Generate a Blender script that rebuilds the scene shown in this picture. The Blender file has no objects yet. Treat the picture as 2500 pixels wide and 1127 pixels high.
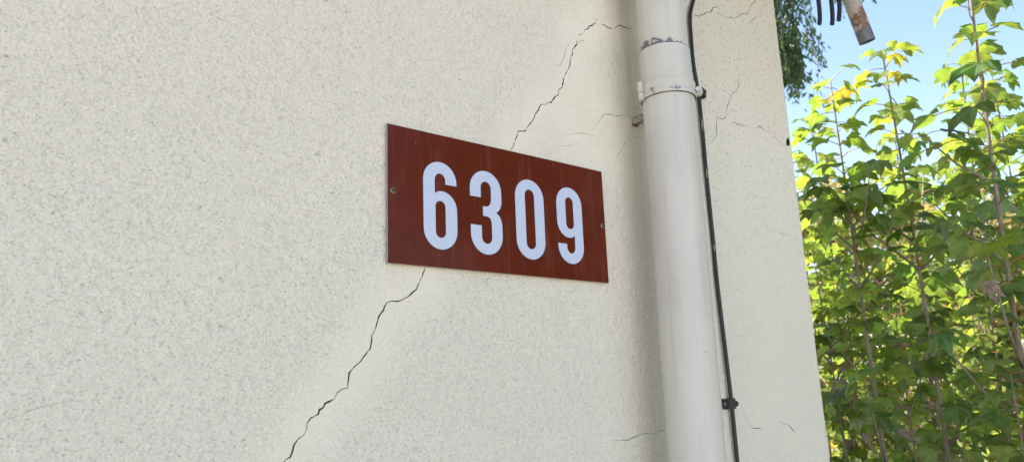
import bpy, bmesh, math, random
import numpy as np
from mathutils import Vector, Matrix, Quaternion
from mathutils.geometry import delaunay_2d_cdt

random.seed(7)
RNG = np.random.default_rng(11)
scene = bpy.context.scene
COL = scene.collection
R = math.radians

# ------------------------------------------------------------------ camera
YAW, PITCH, ROLL = 0.70652, 0.21153, -0.03923
cam_data = bpy.data.cameras.new('camera')
cam = bpy.data.objects.new('camera', cam_data)
COL.objects.link(cam)
fw = Vector((math.sin(YAW) * math.cos(PITCH), math.cos(YAW) * math.cos(PITCH), math.sin(PITCH)))
rt = Vector((math.cos(YAW), -math.sin(YAW), 0))
up = rt.cross(fw)
rt, up = (math.cos(ROLL) * rt + math.sin(ROLL) * up, -math.sin(ROLL) * rt + math.cos(ROLL) * up)
m = Matrix((rt, up, -fw)).transposed().to_4x4()
m.translation = Vector((-0.7477, -0.8881, 1.5998))
cam.matrix_world = m
cam_data.sensor_width = 36.0
cam_data.lens = 1850.0 / 2500.0 * 36.0
cam_data.clip_start = 0.02
cam_data.clip_end = 1000.0
cam_data.dof.use_dof = True
cam_data.dof.focus_distance = 1.25
cam_data.dof.aperture_fstop = 8.0
scene.camera = cam

# ------------------------------------------------------------------ sky, sun, exposure
SUN_AZ, SUN_EL = R(-25), R(47)          # azimuth from +Y towards +X
world = bpy.data.worlds.new('World')
scene.world = world
world.use_nodes = True
wn = world.node_tree
bg = wn.nodes['Background']
sky = wn.nodes.new('ShaderNodeTexSky')
sky.sky_type = 'NISHITA'
sky.sun_disc = False
sky.sun_elevation = SUN_EL
sky.sun_rotation = SUN_AZ
sky.air_density = 1.0
sky.dust_density = 0.2
sky.ozone_density = 1.0
wn.links.new(sky.outputs['Color'], bg.inputs['Color'])
bg.inputs['Strength'].default_value = 0.136
sun_data = bpy.data.lights.new('sun', 'SUN')
sun_data.energy = 5.0
sun_data.angle = R(0.53)
sun_data.color = (1.0, 0.93, 0.82)
sun = bpy.data.objects.new('sun', sun_data)
COL.objects.link(sun)
sd = Vector((math.sin(SUN_AZ) * math.cos(SUN_EL), math.cos(SUN_AZ) * math.cos(SUN_EL), math.sin(SUN_EL)))
sun.rotation_euler = (-sd).to_track_quat('-Z', 'Y').to_euler()
sun.location = sd * 30
vs = scene.view_settings
vs.view_transform = 'Standard'
vs.look = 'None'
vs.gamma = 1.0
vs.exposure = 1.39
vs.use_white_balance = True
vs.white_balance_temperature = 7000.0
vs.white_balance_tint = 12.0
scene.render.engine = 'CYCLES'
scene.cycles.max_bounces = 8
scene.cycles.use_denoising = True

# ------------------------------------------------------------------ helpers
def link(o):
    COL.objects.link(o)
    return o

def tag(o, label=None, cat=None, group=None, kind=None):
    for k, v in (('label', label), ('category', cat), ('group', group), ('kind', kind)):
        if v:
            o[k] = v
    return o

def empty(name, loc, label, cat, group=None):
    o = bpy.data.objects.new(name, None)
    o.location = loc
    o.empty_display_size = 0.05
    return tag(link(o), label, cat, group)

def wloc(o):
    v = Vector((0, 0, 0))
    while o is not None:
        v += o.location
        o = o.parent
    return v

def make(name, verts, faces, mat, parent=None, origin=(0, 0, 0), smooth=False):
    """one mesh object; verts are world coordinates, its origin is put at `origin`"""
    og = Vector(origin)
    me = bpy.data.meshes.new(name)
    if isinstance(verts, np.ndarray):
        vv = verts - np.array(origin)
        me.from_pydata(vv.tolist(), [], faces)
    else:
        me.from_pydata([tuple(Vector(v) - og) for v in verts], [], faces)
    me.materials.append(mat)
    if smooth:
        me.polygons.foreach_set('use_smooth', [True] * len(me.polygons))
    me.update()
    o = bpy.data.objects.new(name, me)
    link(o)
    if parent is not None:
        o.parent = parent
        o.location = og - wloc(parent)
    else:
        o.location = og
    return o

class MB:
    """collects shapes for one mesh"""
    def __init__(self):
        self.v, self.f = [], []
    def add(self, verts, faces):
        n = len(self.v)
        self.v += [tuple(x) for x in verts]
        self.f += [tuple(i + n for i in fc) for fc in faces]
    def box(self, a, b, bevel=0.0):
        a, b = Vector(a), Vector(b)
        bm = bmesh.new()
        bmesh.ops.create_cube(bm, size=1.0)
        for vtx in bm.verts:
            vtx.co = Vector(((a[i] + b[i]) / 2 + vtx.co[i] * (b[i] - a[i]) for i in range(3)))
        if bevel:
            bmesh.ops.bevel(bm, geom=bm.edges[:], offset=bevel, segments=2, affect='EDGES', profile=0.5)
        bm.verts.index_update()
        self.add([vtx.co.copy() for vtx in bm.verts], [[x.index for x in fc.verts] for fc in bm.faces])
        bm.free()
    def tube(self, pts, rad, n=10, caps=True):
        pts = [Vector(q) for q in pts]
        rads = rad if isinstance(rad, (list, tuple)) else [rad] * len(pts)
        t0 = (pts[1] - pts[0]).normalized()
        ref = Vector((0, 0, 1)) if abs(t0.z) < 0.9 else Vector((1, 0, 0))
        side = t0.cross(ref).normalized()
        vs_, fs = [], []
        for i, q in enumerate(pts):
            t = (pts[min(i + 1, len(pts) - 1)] - pts[max(i - 1, 0)]).normalized()
            side = (side - t * side.dot(t)).normalized()
            oth = t.cross(side)
            for k in range(n):
                a = 2 * math.pi * k / n
                vs_.append(q + (side * math.cos(a) + oth * math.sin(a)) * rads[i])
        for i in range(len(pts) - 1):
            for k in range(n):
                fs.append((i * n + k, i * n + (k + 1) % n, (i + 1) * n + (k + 1) % n, (i + 1) * n + k))
        if caps:
            fs.append(tuple(range(n - 1, -1, -1)))
            fs.append(tuple((len(pts) - 1) * n + k for k in range(n)))
        self.add(vs_, fs)
    def lathe(self, profile, axis, n=48, a0=0.0, a1=2 * math.pi):
        """profile: (z, r) list; axis(z) -> (x, y)"""
        full = abs(a1 - a0 - 2 * math.pi) < 1e-6
        cols = n if full else n + 1
        vs_, fs = [], []
        for z, r in profile:
            cx, cy = axis(z)
            for k in range(cols):
                a = a0 + (a1 - a0) * k / n
                vs_.append((cx + r * math.cos(a), cy + r * math.sin(a), z))
        for i in range(len(profile) - 1):
            for k in range(n):
                k2 = (k + 1) % cols
                fs.append((i * cols + k, i * cols + k2, (i + 1) * cols + k2, (i + 1) * cols + k))
        self.add(vs_, fs)
    def build(self, name, mat, parent=None, origin=(0, 0, 0), smooth=False):
        return make(name, self.v, self.f, mat, parent, origin, smooth)

def sharp_smooth(o, ang=35):
    """smooth shading that keeps edges sharper than ang degrees"""
    me = o.data
    bm = bmesh.new()
    bm.from_mesh(me)
    for e in bm.edges:
        if len(e.link_faces) == 2 and e.calc_face_angle(0) > R(ang):
            e.smooth = False
    for f_ in bm.faces:
        f_.smooth = True
    bm.to_mesh(me)
    bm.free()
    return o

# ------------------------------------------------------------------ materials
class NT:
    """small node-tree writer"""
    def __init__(self, name):
        self.mat = bpy.data.materials.new(name)
        self.mat.use_nodes = True
        self.t = self.mat.node_tree
        self.b = self.t.nodes['Principled BSDF']
        self.out = self.t.nodes['Material Output']
    def n(self, kind, **kw):
        nd = self.t.nodes.new('ShaderNode' + kind)
        for k, v in kw.items():
            if k.startswith('i_'):
                self.put(nd, k[2:], v)
            else:
                setattr(nd, k, v)
        return nd
    def put(self, nd, key, v):
        key = int(key) if key.isdigit() else key.replace('_', ' ')
        s = nd.inputs[key]
        if isinstance(v, bpy.types.NodeSocket):
            self.t.links.new(v, s)
        else:
            s.default_value = v
    def math(self, op, a, b=0.0, c=0.0, clamp=False):
        nd = self.n('Math', operation=op, use_clamp=clamp)
        self.put(nd, '0', a); self.put(nd, '1', b); self.put(nd, '2', c)
        return nd.outputs[0]
    def ramp(self, x, a, b, lo=0.0, hi=1.0, smooth=True):
        nd = self.n('MapRange', interpolation_type='SMOOTHSTEP' if smooth else 'LINEAR')
        nd.inputs[1].default_value, nd.inputs[2].default_value = a, b
        nd.inputs[3].default_value, nd.inputs[4].default_value = lo, hi
        self.put(nd, '0', x)
        return nd.outputs[0]
    def mix(self, fac, a, b, mode='MIX'):
        nd = self.n('Mix', data_type='RGBA', blend_type=mode)
        self.put(nd, '0', fac); self.put(nd, '6', a); self.put(nd, '7', b)
        return nd.outputs[2]
    def noise(self, vec, scale, detail=2.0, rough=0.5, dist=0.0):
        nd = self.n('TexNoise', i_Scale=scale, i_Detail=detail, i_Roughness=rough, i_Distortion=dist)
        self.put(nd, 'Vector', vec)
        return nd.outputs[0]
    def voronoi(self, vec, scale, feature='F1'):
        nd = self.n('TexVoronoi', feature=feature, i_Scale=scale)
        self.put(nd, 'Vector', vec)
        return nd
    def obj(self):
        return self.n('TexCoord').outputs['Object']
    def mapped(self, vec, scale=(1, 1, 1), rot=(0, 0, 0)):
        nd = self.n('Mapping')
        nd.inputs['Scale'].default_value = scale
        nd.inputs['Rotation'].default_value = rot
        self.put(nd, 'Vector', vec)
        return nd.outputs[0]
    def xyz(self, vec):
        nd = self.n('SeparateXYZ')
        self.put(nd, '0', vec)
        return nd.outputs
    def bump(self, h, dist, strength=1.0, normal=None):
        nd = self.n('Bump', i_Strength=strength, i_Distance=dist)
        self.put(nd, 'Height', h)
        if normal is not None:
            self.put(nd, 'Normal', normal)
        return nd.outputs[0]
    def set(self, **kw):
        for k, v in kw.items():
            self.put(self.b, k, v)
        return self

def c4(r, g, b):
    return (r, g, b, 1.0)

def plain(name, col, rough=0.6, metallic=0.0, var=0.12, scale=40.0, bump=0.0):
    """single material with mottled colour and a little relief"""
    q = NT(name)
    v = q.obj()
    n1 = q.noise(v, scale, 4, 0.6)
    f = q.ramp(n1, 0.3, 0.7, 1 - var, 1 + var)
    q.set(Base_Color=q.mix(1.0, c4(*col), f, 'MULTIPLY'), Roughness=q.ramp(n1, 0.3, 0.7, rough - 0.08, rough + 0.08), Metallic=metallic)
    if bump:
        q.set(Normal=q.bump(n1, bump))
    return q.mat

def mat_stucco():
    q = NT('rough_cream_render')
    v = q.obj()
    x, y, z = q.xyz(v)
    tr = q.n('Attribute', attribute_name='trowel').outputs['Fac']        # 1 = trowelled smooth
    rough_amt = q.math('SUBTRACT', 1.0, q.math('MULTIPLY', tr, 0.6))
    big = q.noise(v, 2.2, 3, 0.55)
    patch = q.noise(v, 9.0, 3, 0.6)
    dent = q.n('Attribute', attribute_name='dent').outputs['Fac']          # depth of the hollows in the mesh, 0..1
    warp = q.mapped(v, (0.7, 1.0, 1.15), (0, R(-12), 0))
    g2 = q.noise(warp, 520.0, 2, 0.5)
    vor2 = q.voronoi(warp, 40.0)
    rsel = q.ramp(q.xyz(vor2.outputs['Color'])[0], 0.50, 0.85)
    pit2 = q.math('MULTIPLY', q.ramp(vor2.outputs['Distance'], 0.10, 0.045), rsel)
    vor = q.voronoi(v, 95.0)
    pit = q.math('MULTIPLY', q.ramp(vor.outputs['Distance'], 0.19, 0.08), q.ramp(q.xyz(vor.outputs['Color'])[1], 0.55, 0.9))
    pits = q.math('MAXIMUM', q.math('MULTIPLY', pit, 0.6), pit2)
    g1 = q.noise(warp, 330.0, 1.5, 0.5)
    strokes = q.mapped(q.mix(0.0016, v, q.n('TexNoise', i_Scale=90.0).outputs['Color']), (0.52, 0.4, 1.2), (0, R(-14), 0))
    vs_ = q.voronoi(strokes, 340.0)
    grain = q.math('MULTIPLY', q.ramp(vs_.outputs['Distance'], 0.42, 0.12), q.math('POWER', q.xyz(vs_.outputs['Color'])[0], 1.3))
    h = q.math('ADD', q.math('MULTIPLY', g2, 0.6), q.math('MULTIPLY', g1, 0.9))
    h = q.math('SUBTRACT', h, q.math('MULTIPLY', grain, 0.28))
    h = q.math('MULTIPLY', h, rough_amt)
    h = q.math('SUBTRACT', h, q.math('MULTIPLY', pits, q.math('MULTIPLY', rough_amt, 0.3)))
    # colour: cream paint, faint mottling, grime and painted shade in pits and hollows
    col = q.mix(q.ramp(big, 0.3, 0.7), c4(0.835, 0.772, 0.668), c4(0.812, 0.752, 0.655))
    col = q.mix(q.math('MULTIPLY', q.ramp(patch, 0.45, 0.75), 0.18), col, c4(0.77, 0.71, 0.585))
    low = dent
    col = q.mix(q.math('MULTIPLY', low, 0.16), col, c4(0.50, 0.455, 0.37))  # hollows darkened in colour to stand in for their occlusion shade
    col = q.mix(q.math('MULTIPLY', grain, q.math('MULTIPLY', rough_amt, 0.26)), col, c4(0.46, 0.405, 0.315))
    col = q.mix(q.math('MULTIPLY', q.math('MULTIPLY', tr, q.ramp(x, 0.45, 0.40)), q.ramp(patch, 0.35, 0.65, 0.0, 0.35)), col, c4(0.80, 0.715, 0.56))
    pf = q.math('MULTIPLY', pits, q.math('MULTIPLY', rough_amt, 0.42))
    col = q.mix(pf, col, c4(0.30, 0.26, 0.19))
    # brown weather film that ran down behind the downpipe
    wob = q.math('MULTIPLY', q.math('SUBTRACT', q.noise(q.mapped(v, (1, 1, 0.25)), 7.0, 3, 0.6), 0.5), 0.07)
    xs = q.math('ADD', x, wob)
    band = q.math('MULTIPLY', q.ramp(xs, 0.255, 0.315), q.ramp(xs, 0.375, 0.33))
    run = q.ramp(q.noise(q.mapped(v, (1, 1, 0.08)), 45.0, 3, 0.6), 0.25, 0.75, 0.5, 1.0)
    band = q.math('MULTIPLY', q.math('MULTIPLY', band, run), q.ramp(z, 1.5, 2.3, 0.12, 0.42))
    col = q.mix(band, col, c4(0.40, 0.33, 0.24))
    # rusty brown algae specks on the upper right of the wall
    sp = q.voronoi(v, 115.0)
    sps = q.ramp(q.xyz(sp.outputs['Color'])[1], 0.45, 0.55)
    spd = q.math('MULTIPLY', q.ramp(sp.outputs['Distance'], 0.36, 0.12), sps)
    area = q.math('MULTIPLY', q.ramp(x, 0.30, 0.52), q.ramp(q.math('ADD', z, q.math('MULTIPLY', big, 0.5)), 1.75, 2.62, 0.15, 1.0))
    film = q.math('MULTIPLY', area, q.ramp(z, 2.0, 2.6, 0.0, 0.40))
    col = q.mix(film, col, c4(0.56, 0.47, 0.35))
    col = q.mix(q.math('MULTIPLY', q.math('MULTIPLY', spd, area), 0.62), col, c4(0.26, 0.20, 0.13))
    q.set(Base_Color=col, Roughness=0.9, Normal=q.bump(h, 0.0030, 1.0))
    q.put(q.b, 'Specular IOR Level', 0.25)
    return q.mat

def mat_sign_face():
    q = NT('brown_honeycomb_sheeting')
    v = q.obj()
    m2 = q.mapped(v, (1.0, 0.0, 1.0))
    vor = q.voronoi(m2, 420.0, 'DISTANCE_TO_EDGE')
    hexv = q.ramp(vor.outputs['Distance'], 0.02, 0.16)
    x, y, z = q.xyz(v)
    rib = q.math('SINE', q.math('MULTIPLY', x, 2 * math.pi / 0.0044))
    rib2 = q.math('SINE', q.math('MULTIPLY', q.math('ADD', z, q.math('MULTIPLY', x, 0.5)), 2 * math.pi / 0.0044))
    cell = q.math('MULTIPLY', q.math('ADD', rib, q.math('MULTIPLY', rib2, 0.6)), 0.5)
    dust = q.noise(v, 22.0, 4, 0.6)
    col = q.mix(q.ramp(dust, 0.3, 0.75), c4(0.124, 0.0175, 0.0070), c4(0.155, 0.0265, 0.0095))
    col = q.mix(q.ramp(cell, -0.5, 0.5, 0.0, 0.5), col, c4(0.078, 0.013, 0.0090))
    film = q.noise(q.mapped(v, (1, 1, 0.12)), 70.0, 4, 0.6)
    col = q.mix(q.ramp(film, 0.5, 0.8, 0.0, 0.16), col, c4(0.30, 0.17, 0.13))
    fleck = q.voronoi(m2, 70.0)
    fl = q.math('MULTIPLY', q.ramp(fleck.outputs['Distance'], 0.075, 0.03), q.ramp(q.xyz(fleck.outputs['Color'])[0], 0.93, 0.95))
    col = q.mix(fl, col, c4(0.45, 0.36, 0.30))
    q.set(Base_Color=col, Roughness=q.ramp(dust, 0.3, 0.7, 0.34, 0.44), Normal=q.bump(cell, 0.0003, 0.7))
    q.put(q.b, 'Specular IOR Level', 0.04)
    q.put(q.b, 'Coat Weight', 0.16)
    q.put(q.b, 'Coat Roughness', 0.10)
    return q.mat

def mat_digit():
    q = NT('white_reflective_film')
    v = q.obj()
    n = q.noise(v, 60.0, 3, 0.6)
    vor = q.voronoi(q.mapped(v, (1, 0, 1)), 45.0)
    sp = q.math('MULTIPLY', q.ramp(vor.outputs['Distance'], 0.06, 0.025), q.ramp(q.xyz(vor.outputs['Color'])[0], 0.93, 0.94))
    col = q.mix(q.ramp(n, 0.3, 0.7), c4(0.55, 0.605, 0.775), c4(0.575, 0.63, 0.80))
    q.set(Base_Color=q.mix(sp, col, c4(0.25, 0.22, 0.2)), Roughness=0.35)
    return q.mat

def mat_pipe(name, zc, width, bias, seed, lean=1.0):
    """off-white paint that has flaked off the zinc around height zc (object coordinates)"""
    q = NT(name)
    v = q.obj()
    x, y, z = q.xyz(v)
    fine = q.noise(v, 9.0, 3, 0.6)
    col = q.mix(q.ramp(fine, 0.3, 0.7), c4(0.625, 0.595, 0.54), c4(0.575, 0.55, 0.505))
    streak = q.noise(q.mapped(v, (1, 1, 0.06)), 60.0, 3, 0.6)
    col = q.mix(q.ramp(streak, 0.45, 0.8, 0.0, 0.4), col, c4(0.40, 0.37, 0.30))
    grime = q.noise(v, 130.0, 2, 0.5)
    vor = q.voronoi(v, 55.0)
    spots = q.math('MULTIPLY', q.ramp(vor.outputs['Distance'], 0.11, 0.05), q.ramp(q.xyz(vor.outputs['Color'])[0], 0.84, 0.86))
    col = q.mix(q.math('MULTIPLY', spots, 0.75), col, c4(0.16, 0.15, 0.14))
    dz = q.math('DIVIDE', q.math('SUBTRACT', z, zc), width)
    near = q.ramp(q.math('ABSOLUTE', dz), 0.0, 1.0, 1.0, 0.0, False)
    side = q.ramp(x, 0.020, -0.032, -0.17 * lean, 0.19 * lean)
    pn = q.noise(v, 70.0 + seed, 6, 0.70, 0.2)
    fac = q.math('ADD', q.math('ADD', q.math('MULTIPLY', near, 0.22), pn), q.math('MULTIPLY', side, near))
    mask = q.ramp(fac, 0.90 - bias, 0.912 - bias)
    edge = q.math('SUBTRACT', q.ramp(fac, 0.87 - bias, 0.90 - bias), mask)
    col = q.mix(q.math('MULTIPLY', edge, 0.5), col, c4(0.45, 0.43, 0.38))
    col = q.mix(mask, col, c4(0.19, 0.195, 0.225))
    h = q.math('SUBTRACT', q.math('MULTIPLY', grime, 0.12), mask)
    q.set(Base_Color=col, Roughness=q.math('ADD', 0.42, q.math('MULTIPLY', mask, 0.1)), Metallic=q.math('MULTIPLY', mask, 0.45), Normal=q.bump(h, 0.0006, 0.8))
    return q.mat

def mat_leaf(name, top, under, trans, tfac, rough=0.42):
    q = NT(name)
    info = q.n('ObjectInfo')
    rnd = info.outputs['Random']
    geo = q.n('NewGeometry')
    v = q.obj()
    n = q.noise(v, 34.0, 3, 0.6)
    a = q.mix(geo.outputs['Backfacing'], c4(*top), c4(*under))
    uv = q.xyz(q.n('UVMap').outputs[0])
    av = q.math('ABSOLUTE', uv[1])
    vein = None
    for an in (0, 46, 98):
        dd = q.math('ABSOLUTE', q.math('SUBTRACT', q.math('MULTIPLY', av, math.cos(R(an))), q.math('MULTIPLY', uv[0], math.sin(R(an)))))
        along = q.math('ADD', q.math('MULTIPLY', av, math.sin(R(an))), q.math('MULTIPLY', uv[0], math.cos(R(an))))
        ln = q.math('MULTIPLY', q.ramp(dd, 0.045, 0.012), q.ramp(along, 0.0, 0.05))
        vein = ln if vein is None else q.math('MAXIMUM', vein, ln)
    a = q.mix(q.math('MULTIPLY', vein, 0.45), a, c4(min(under[0] * 1.6, 0.5), min(under[1] * 1.5, 0.5), under[2] * 1.2))
    blot = q.math('MULTIPLY', q.ramp(q.noise(v, 75.0, 3, 0.6), 0.60, 0.68), q.ramp(q.math('FRACT', q.math('MULTIPLY', rnd, 5.7)), 0.4, 0.8))
    a = q.mix(q.math('MULTIPLY', blot, 0.6), a, c4(0.17, 0.12, 0.05))
    hs = q.n('HueSaturation', i_Hue=q.ramp(rnd, 0, 1, 0.472, 0.518, False), i_Saturation=q.ramp(q.math('FRACT', q.math('MULTIPLY', rnd, 7.31)), 0, 1, 0.8, 1.1, False),
             i_Value=q.math('MULTIPLY', q.ramp(q.math('FRACT', q.math('MULTIPLY', rnd, 13.7)), 0, 1, 0.7, 1.3, False), q.ramp(n, 0.3, 0.7, 0.8, 1.2)))
    q.put(hs, 'Color', a)
    q.set(Base_Color=hs.outputs[0], Roughness=rough, Normal=q.bump(n, 0.0015, 0.6))
    tl = q.n('BsdfTranslucent')
    hs2 = q.n('HueSaturation', i_Hue=q.ramp(rnd, 0, 1, 0.48, 0.525, False), i_Value=q.ramp(n, 0.3, 0.7, 0.75, 1.15))
    q.put(hs2, 'Color', q.mix(q.math('MAXIMUM', q.math('MULTIPLY', vein, 0.35), q.math('MULTIPLY', blot, 0.6)), c4(*trans), c4(trans[0] * 0.6, trans[1] * 0.45, trans[2] * 0.5)))
    q.put(tl, 'Color', hs2.outputs[0])
    mx = q.n('MixShader', i_0=tfac)
    q.t.links.new(q.b.outputs[0], mx.inputs[1])
    q.t.links.new(tl.outputs[0], mx.inputs[2])
    q.t.links.new(mx.outputs[0], q.out.inputs['Surface'])
    return q.mat

def mat_foliage(name, dark, light, trans, tfac=0.4):
    """for crowns of many small leaves: colour varies leaf by leaf and clump by clump"""
    q = NT(name)
    geo = q.n('NewGeometry')
    rnd = geo.outputs['Random Per Island']
    clump = q.noise(q.obj(), 1.6, 3, 0.6)
    f = q.math('ADD', q.math('MULTIPLY', rnd, 0.6), q.math('MULTIPLY', clump, 0.6))
    q.set(Base_Color=q.mix(q.ramp(f, 0.25, 0.95), c4(*dark), c4(*light)), Roughness=0.5)
    tl = q.n('BsdfTranslucent')
    q.put(tl, 'Color', q.mix(rnd, c4(*trans), c4(trans[0] * 1.35, trans[1] * 1.1, trans[2])))
    mx = q.n('MixShader', i_0=tfac)
    q.t.links.new(q.b.outputs[0], mx.inputs[1])
    q.t.links.new(tl.outputs[0], mx.inputs[2])
    q.t.links.new(mx.outputs[0], q.out.inputs['Surface'])
    return q.mat

def mat_ground():
    q = NT('leaf_littered_ground')
    v = q.obj()
    n1 = q.noise(v, 0.9, 4, 0.6)
    n2 = q.noise(v, 9.0, 5, 0.65)
    col = q.mix(q.ramp(n2, 0.35, 0.7), c4(0.22, 0.17, 0.115), c4(0.46, 0.37, 0.27))
    col = q.mix(q.ramp(n1, 0.42, 0.62), col, q.mix(q.ramp(n2, 0.3, 0.7), c4(0.06, 0.10, 0.025), c4(0.16, 0.20, 0.06)))
    q.set(Base_Color=col, Roughness=0.95, Normal=q.bump(n2, 0.05, 0.7))
    return q.mat

def mat_bark(name, a, b):
    q = NT(name)
    v = q.obj()
    n = q.noise(q.mapped(v, (1, 1, 0.35)), 60.0, 4, 0.6)
    vor = q.voronoi(q.mapped(v, (1, 1, 0.5)), 120.0)
    col = q.mix(q.ramp(n, 0.3, 0.7), c4(*a), c4(*b))
    col = q.mix(q.ramp(vor.outputs['Distance'], 0.25, 0.1, 0.0, 0.35), col, c4(b[0] * 1.3, b[1] * 1.25, b[2] * 1.2))
    q.set(Base_Color=col, Roughness=0.75, Normal=q.bump(n, 0.002, 0.7))
    return q.mat

def mat_conduit():
    q = NT('flaked_grey_paint_on_rusty_steel')
    v = q.obj()
    x, y, z = q.xyz(v)            # object z runs up the tube from its open end
    n = q.noise(v, 34.0, 4, 0.6, 0.4)
    n2 = q.noise(v, 120.0, 3, 0.6)
    col = q.mix(q.ramp(n2, 0.3, 0.7), c4(0.43, 0.375, 0.34), c4(0.36, 0.315, 0.285))
    rust = q.ramp(q.math('ADD', n, q.ramp(z, 0.035, 0.13, 0.18, -0.05)), 0.62, 0.635)
    col = q.mix(rust, col, q.mix(q.ramp(n2, 0.35, 0.65), c4(0.17, 0.085, 0.055), c4(0.23, 0.125, 0.085)))
    spots = q.math('MULTIPLY', q.ramp(n2, 0.66, 0.70), 0.9)
    col = q.mix(spots, col, c4(0.10, 0.06, 0.05))
    bare = q.ramp(q.math('ADD', z, q.math('MULTIPLY', n2, 0.006)), 0.036, 0.033)
    col = q.mix(bare, col, q.mix(q.ramp(n2, 0.3, 0.7), c4(0.13, 0.135, 0.16), c4(0.20, 0.19, 0.20)))
    q.set(Base_Color=col, Roughness=0.6, Metallic=q.math('MULTIPLY', bare, 0.4), Normal=q.bump(n2, 0.0008, 0.6))
    return q.mat

M = dict(
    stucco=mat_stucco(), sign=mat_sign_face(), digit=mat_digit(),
    grime=plain('dark_crack_grime', (0.035, 0.030, 0.026), 0.95, var=0.4, scale=300),
    dusty=plain('dusty_crack_fill', (0.17, 0.15, 0.125), 0.95, var=0.3, scale=300),
    edge=plain('bare_aluminium_edge', (0.42, 0.40, 0.37), 0.45, 0.5),
    outline=plain('dark_plum_ink', (0.045, 0.012, 0.035), 0.4),
    screw=plain('brown_anodised_screw', (0.24, 0.17, 0.12), 0.42, 0.5, scale=400),
    recess=plain('screw_recess', (0.02, 0.015, 0.012), 0.8),
    pipe_up=mat_pipe('flaking_pipe_paint', 2.207, 0.045, 0.05, 0.0),
    pipe_low=mat_pipe('plain_pipe_paint', 9.0, 0.01, 0.0, 3.0),
    collar=mat_pipe('flaking_collar_paint', 2.118, 0.020, 0.10, 9.0, 0.15),
    joint=plain('grimy_joint_line', (0.12, 0.10, 0.08), 0.9),
    iron=plain('stained_iron_bracket', (0.30, 0.27, 0.23), 0.8, var=0.3, scale=120, bump=0.002),
    rust=plain('orange_rust_crust', (0.20, 0.115, 0.05), 0.95, var=0.5, scale=250, bump=0.003),
    black=plain('black_cable_sheath', (0.014, 0.014, 0.018), 0.42, var=0.3, scale=90),
    blackwire=plain('black_rubber_lead', (0.010, 0.011, 0.018), 0.5, var=0.3, scale=90),
    clip=plain('black_plastic_clip', (0.022, 0.021, 0.024), 0.45, var=0.25, scale=150),
    flake=plain('wall_paint_smear', (0.20, 0.18, 0.16), 0.8, var=0.3, scale=200),
    soffit=plain('brown_stained_soffit', (0.42, 0.25, 0.13), 0.7, var=0.25, scale=14),
    tile=plain('clay_roof_tile', (0.30, 0.12, 0.07), 0.85, var=0.3, scale=20),
    bounce_gravel=plain('pale_bounce_gravel', (0.64, 0.575, 0.485), 0.95, var=0.2, scale=60, bump=0.01),
    conduit=mat_conduit(), ground=mat_ground(),
    bark=mat_bark('young_maple_bark', (0.21, 0.165, 0.125), (0.33, 0.28, 0.22)),
    bark_far=mat_bark('grey_tree_bark', (0.15, 0.12, 0.09), (0.26, 0.22, 0.17)),
    petiole=plain('reddish_leaf_stalk', (0.36, 0.15, 0.07), 0.5, var=0.25),
    leaf=mat_leaf('green_maple_leaf', (0.030, 0.075, 0.022), (0.15, 0.23, 0.15), (0.33, 0.47, 0.055), 0.48, 0.42),
    leaf_young=mat_leaf('yellow_green_maple_leaf', (0.12, 0.19, 0.03), (0.22, 0.29, 0.11), (0.44, 0.60, 0.07), 0.5),
    leaf_gold=mat_leaf('golden_maple_leaf', (0.32, 0.24, 0.03), (0.36, 0.29, 0.08), (0.80, 0.66, 0.06), 0.55),
    leaf_dead=mat_leaf('withered_brown_leaf', (0.36, 0.27, 0.23), (0.46, 0.37, 0.33), (0.45, 0.30, 0.22), 0.3, 0.8),
    fol_far=mat_foliage('olive_foliage', (0.11, 0.13, 0.04), (0.34, 0.32, 0.13), (0.58, 0.53, 0.18)),
    fol_mid=mat_foliage('thicket_foliage', (0.06, 0.10, 0.025), (0.34, 0.36, 0.14), (0.68, 0.70, 0.18), 0.5),
    fol_weep=mat_foliage('weeping_foliage', (0.026, 0.066, 0.032), (0.075, 0.135, 0.055), (0.16, 0.30, 0.10), 0.35),
)
# ------------------------------------------------------------------ ground
g = make('ground', [(-150, -150, 0), (150, -150, 0), (150, 150, 0), (-150, 150, 0)], [(0, 1, 2, 3)], M['ground'])
tag(g, 'leaf littered ground with patches of green', 'ground', kind='structure')

g = make('bounce_sheet', [(-14, -16, 0.004), (1.0, -16, 0.004), (1.0, 0.0, 0.004), (-14, 0.0, 0.004)], [(0, 1, 2, 3)], M['bounce_gravel'])  # added unseen sheet that returns sunlight onto the shaded house wall
tag(g, 'pale ground sheet added to bounce light onto the wall', 'bounce_sheet', kind='structure')

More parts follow.
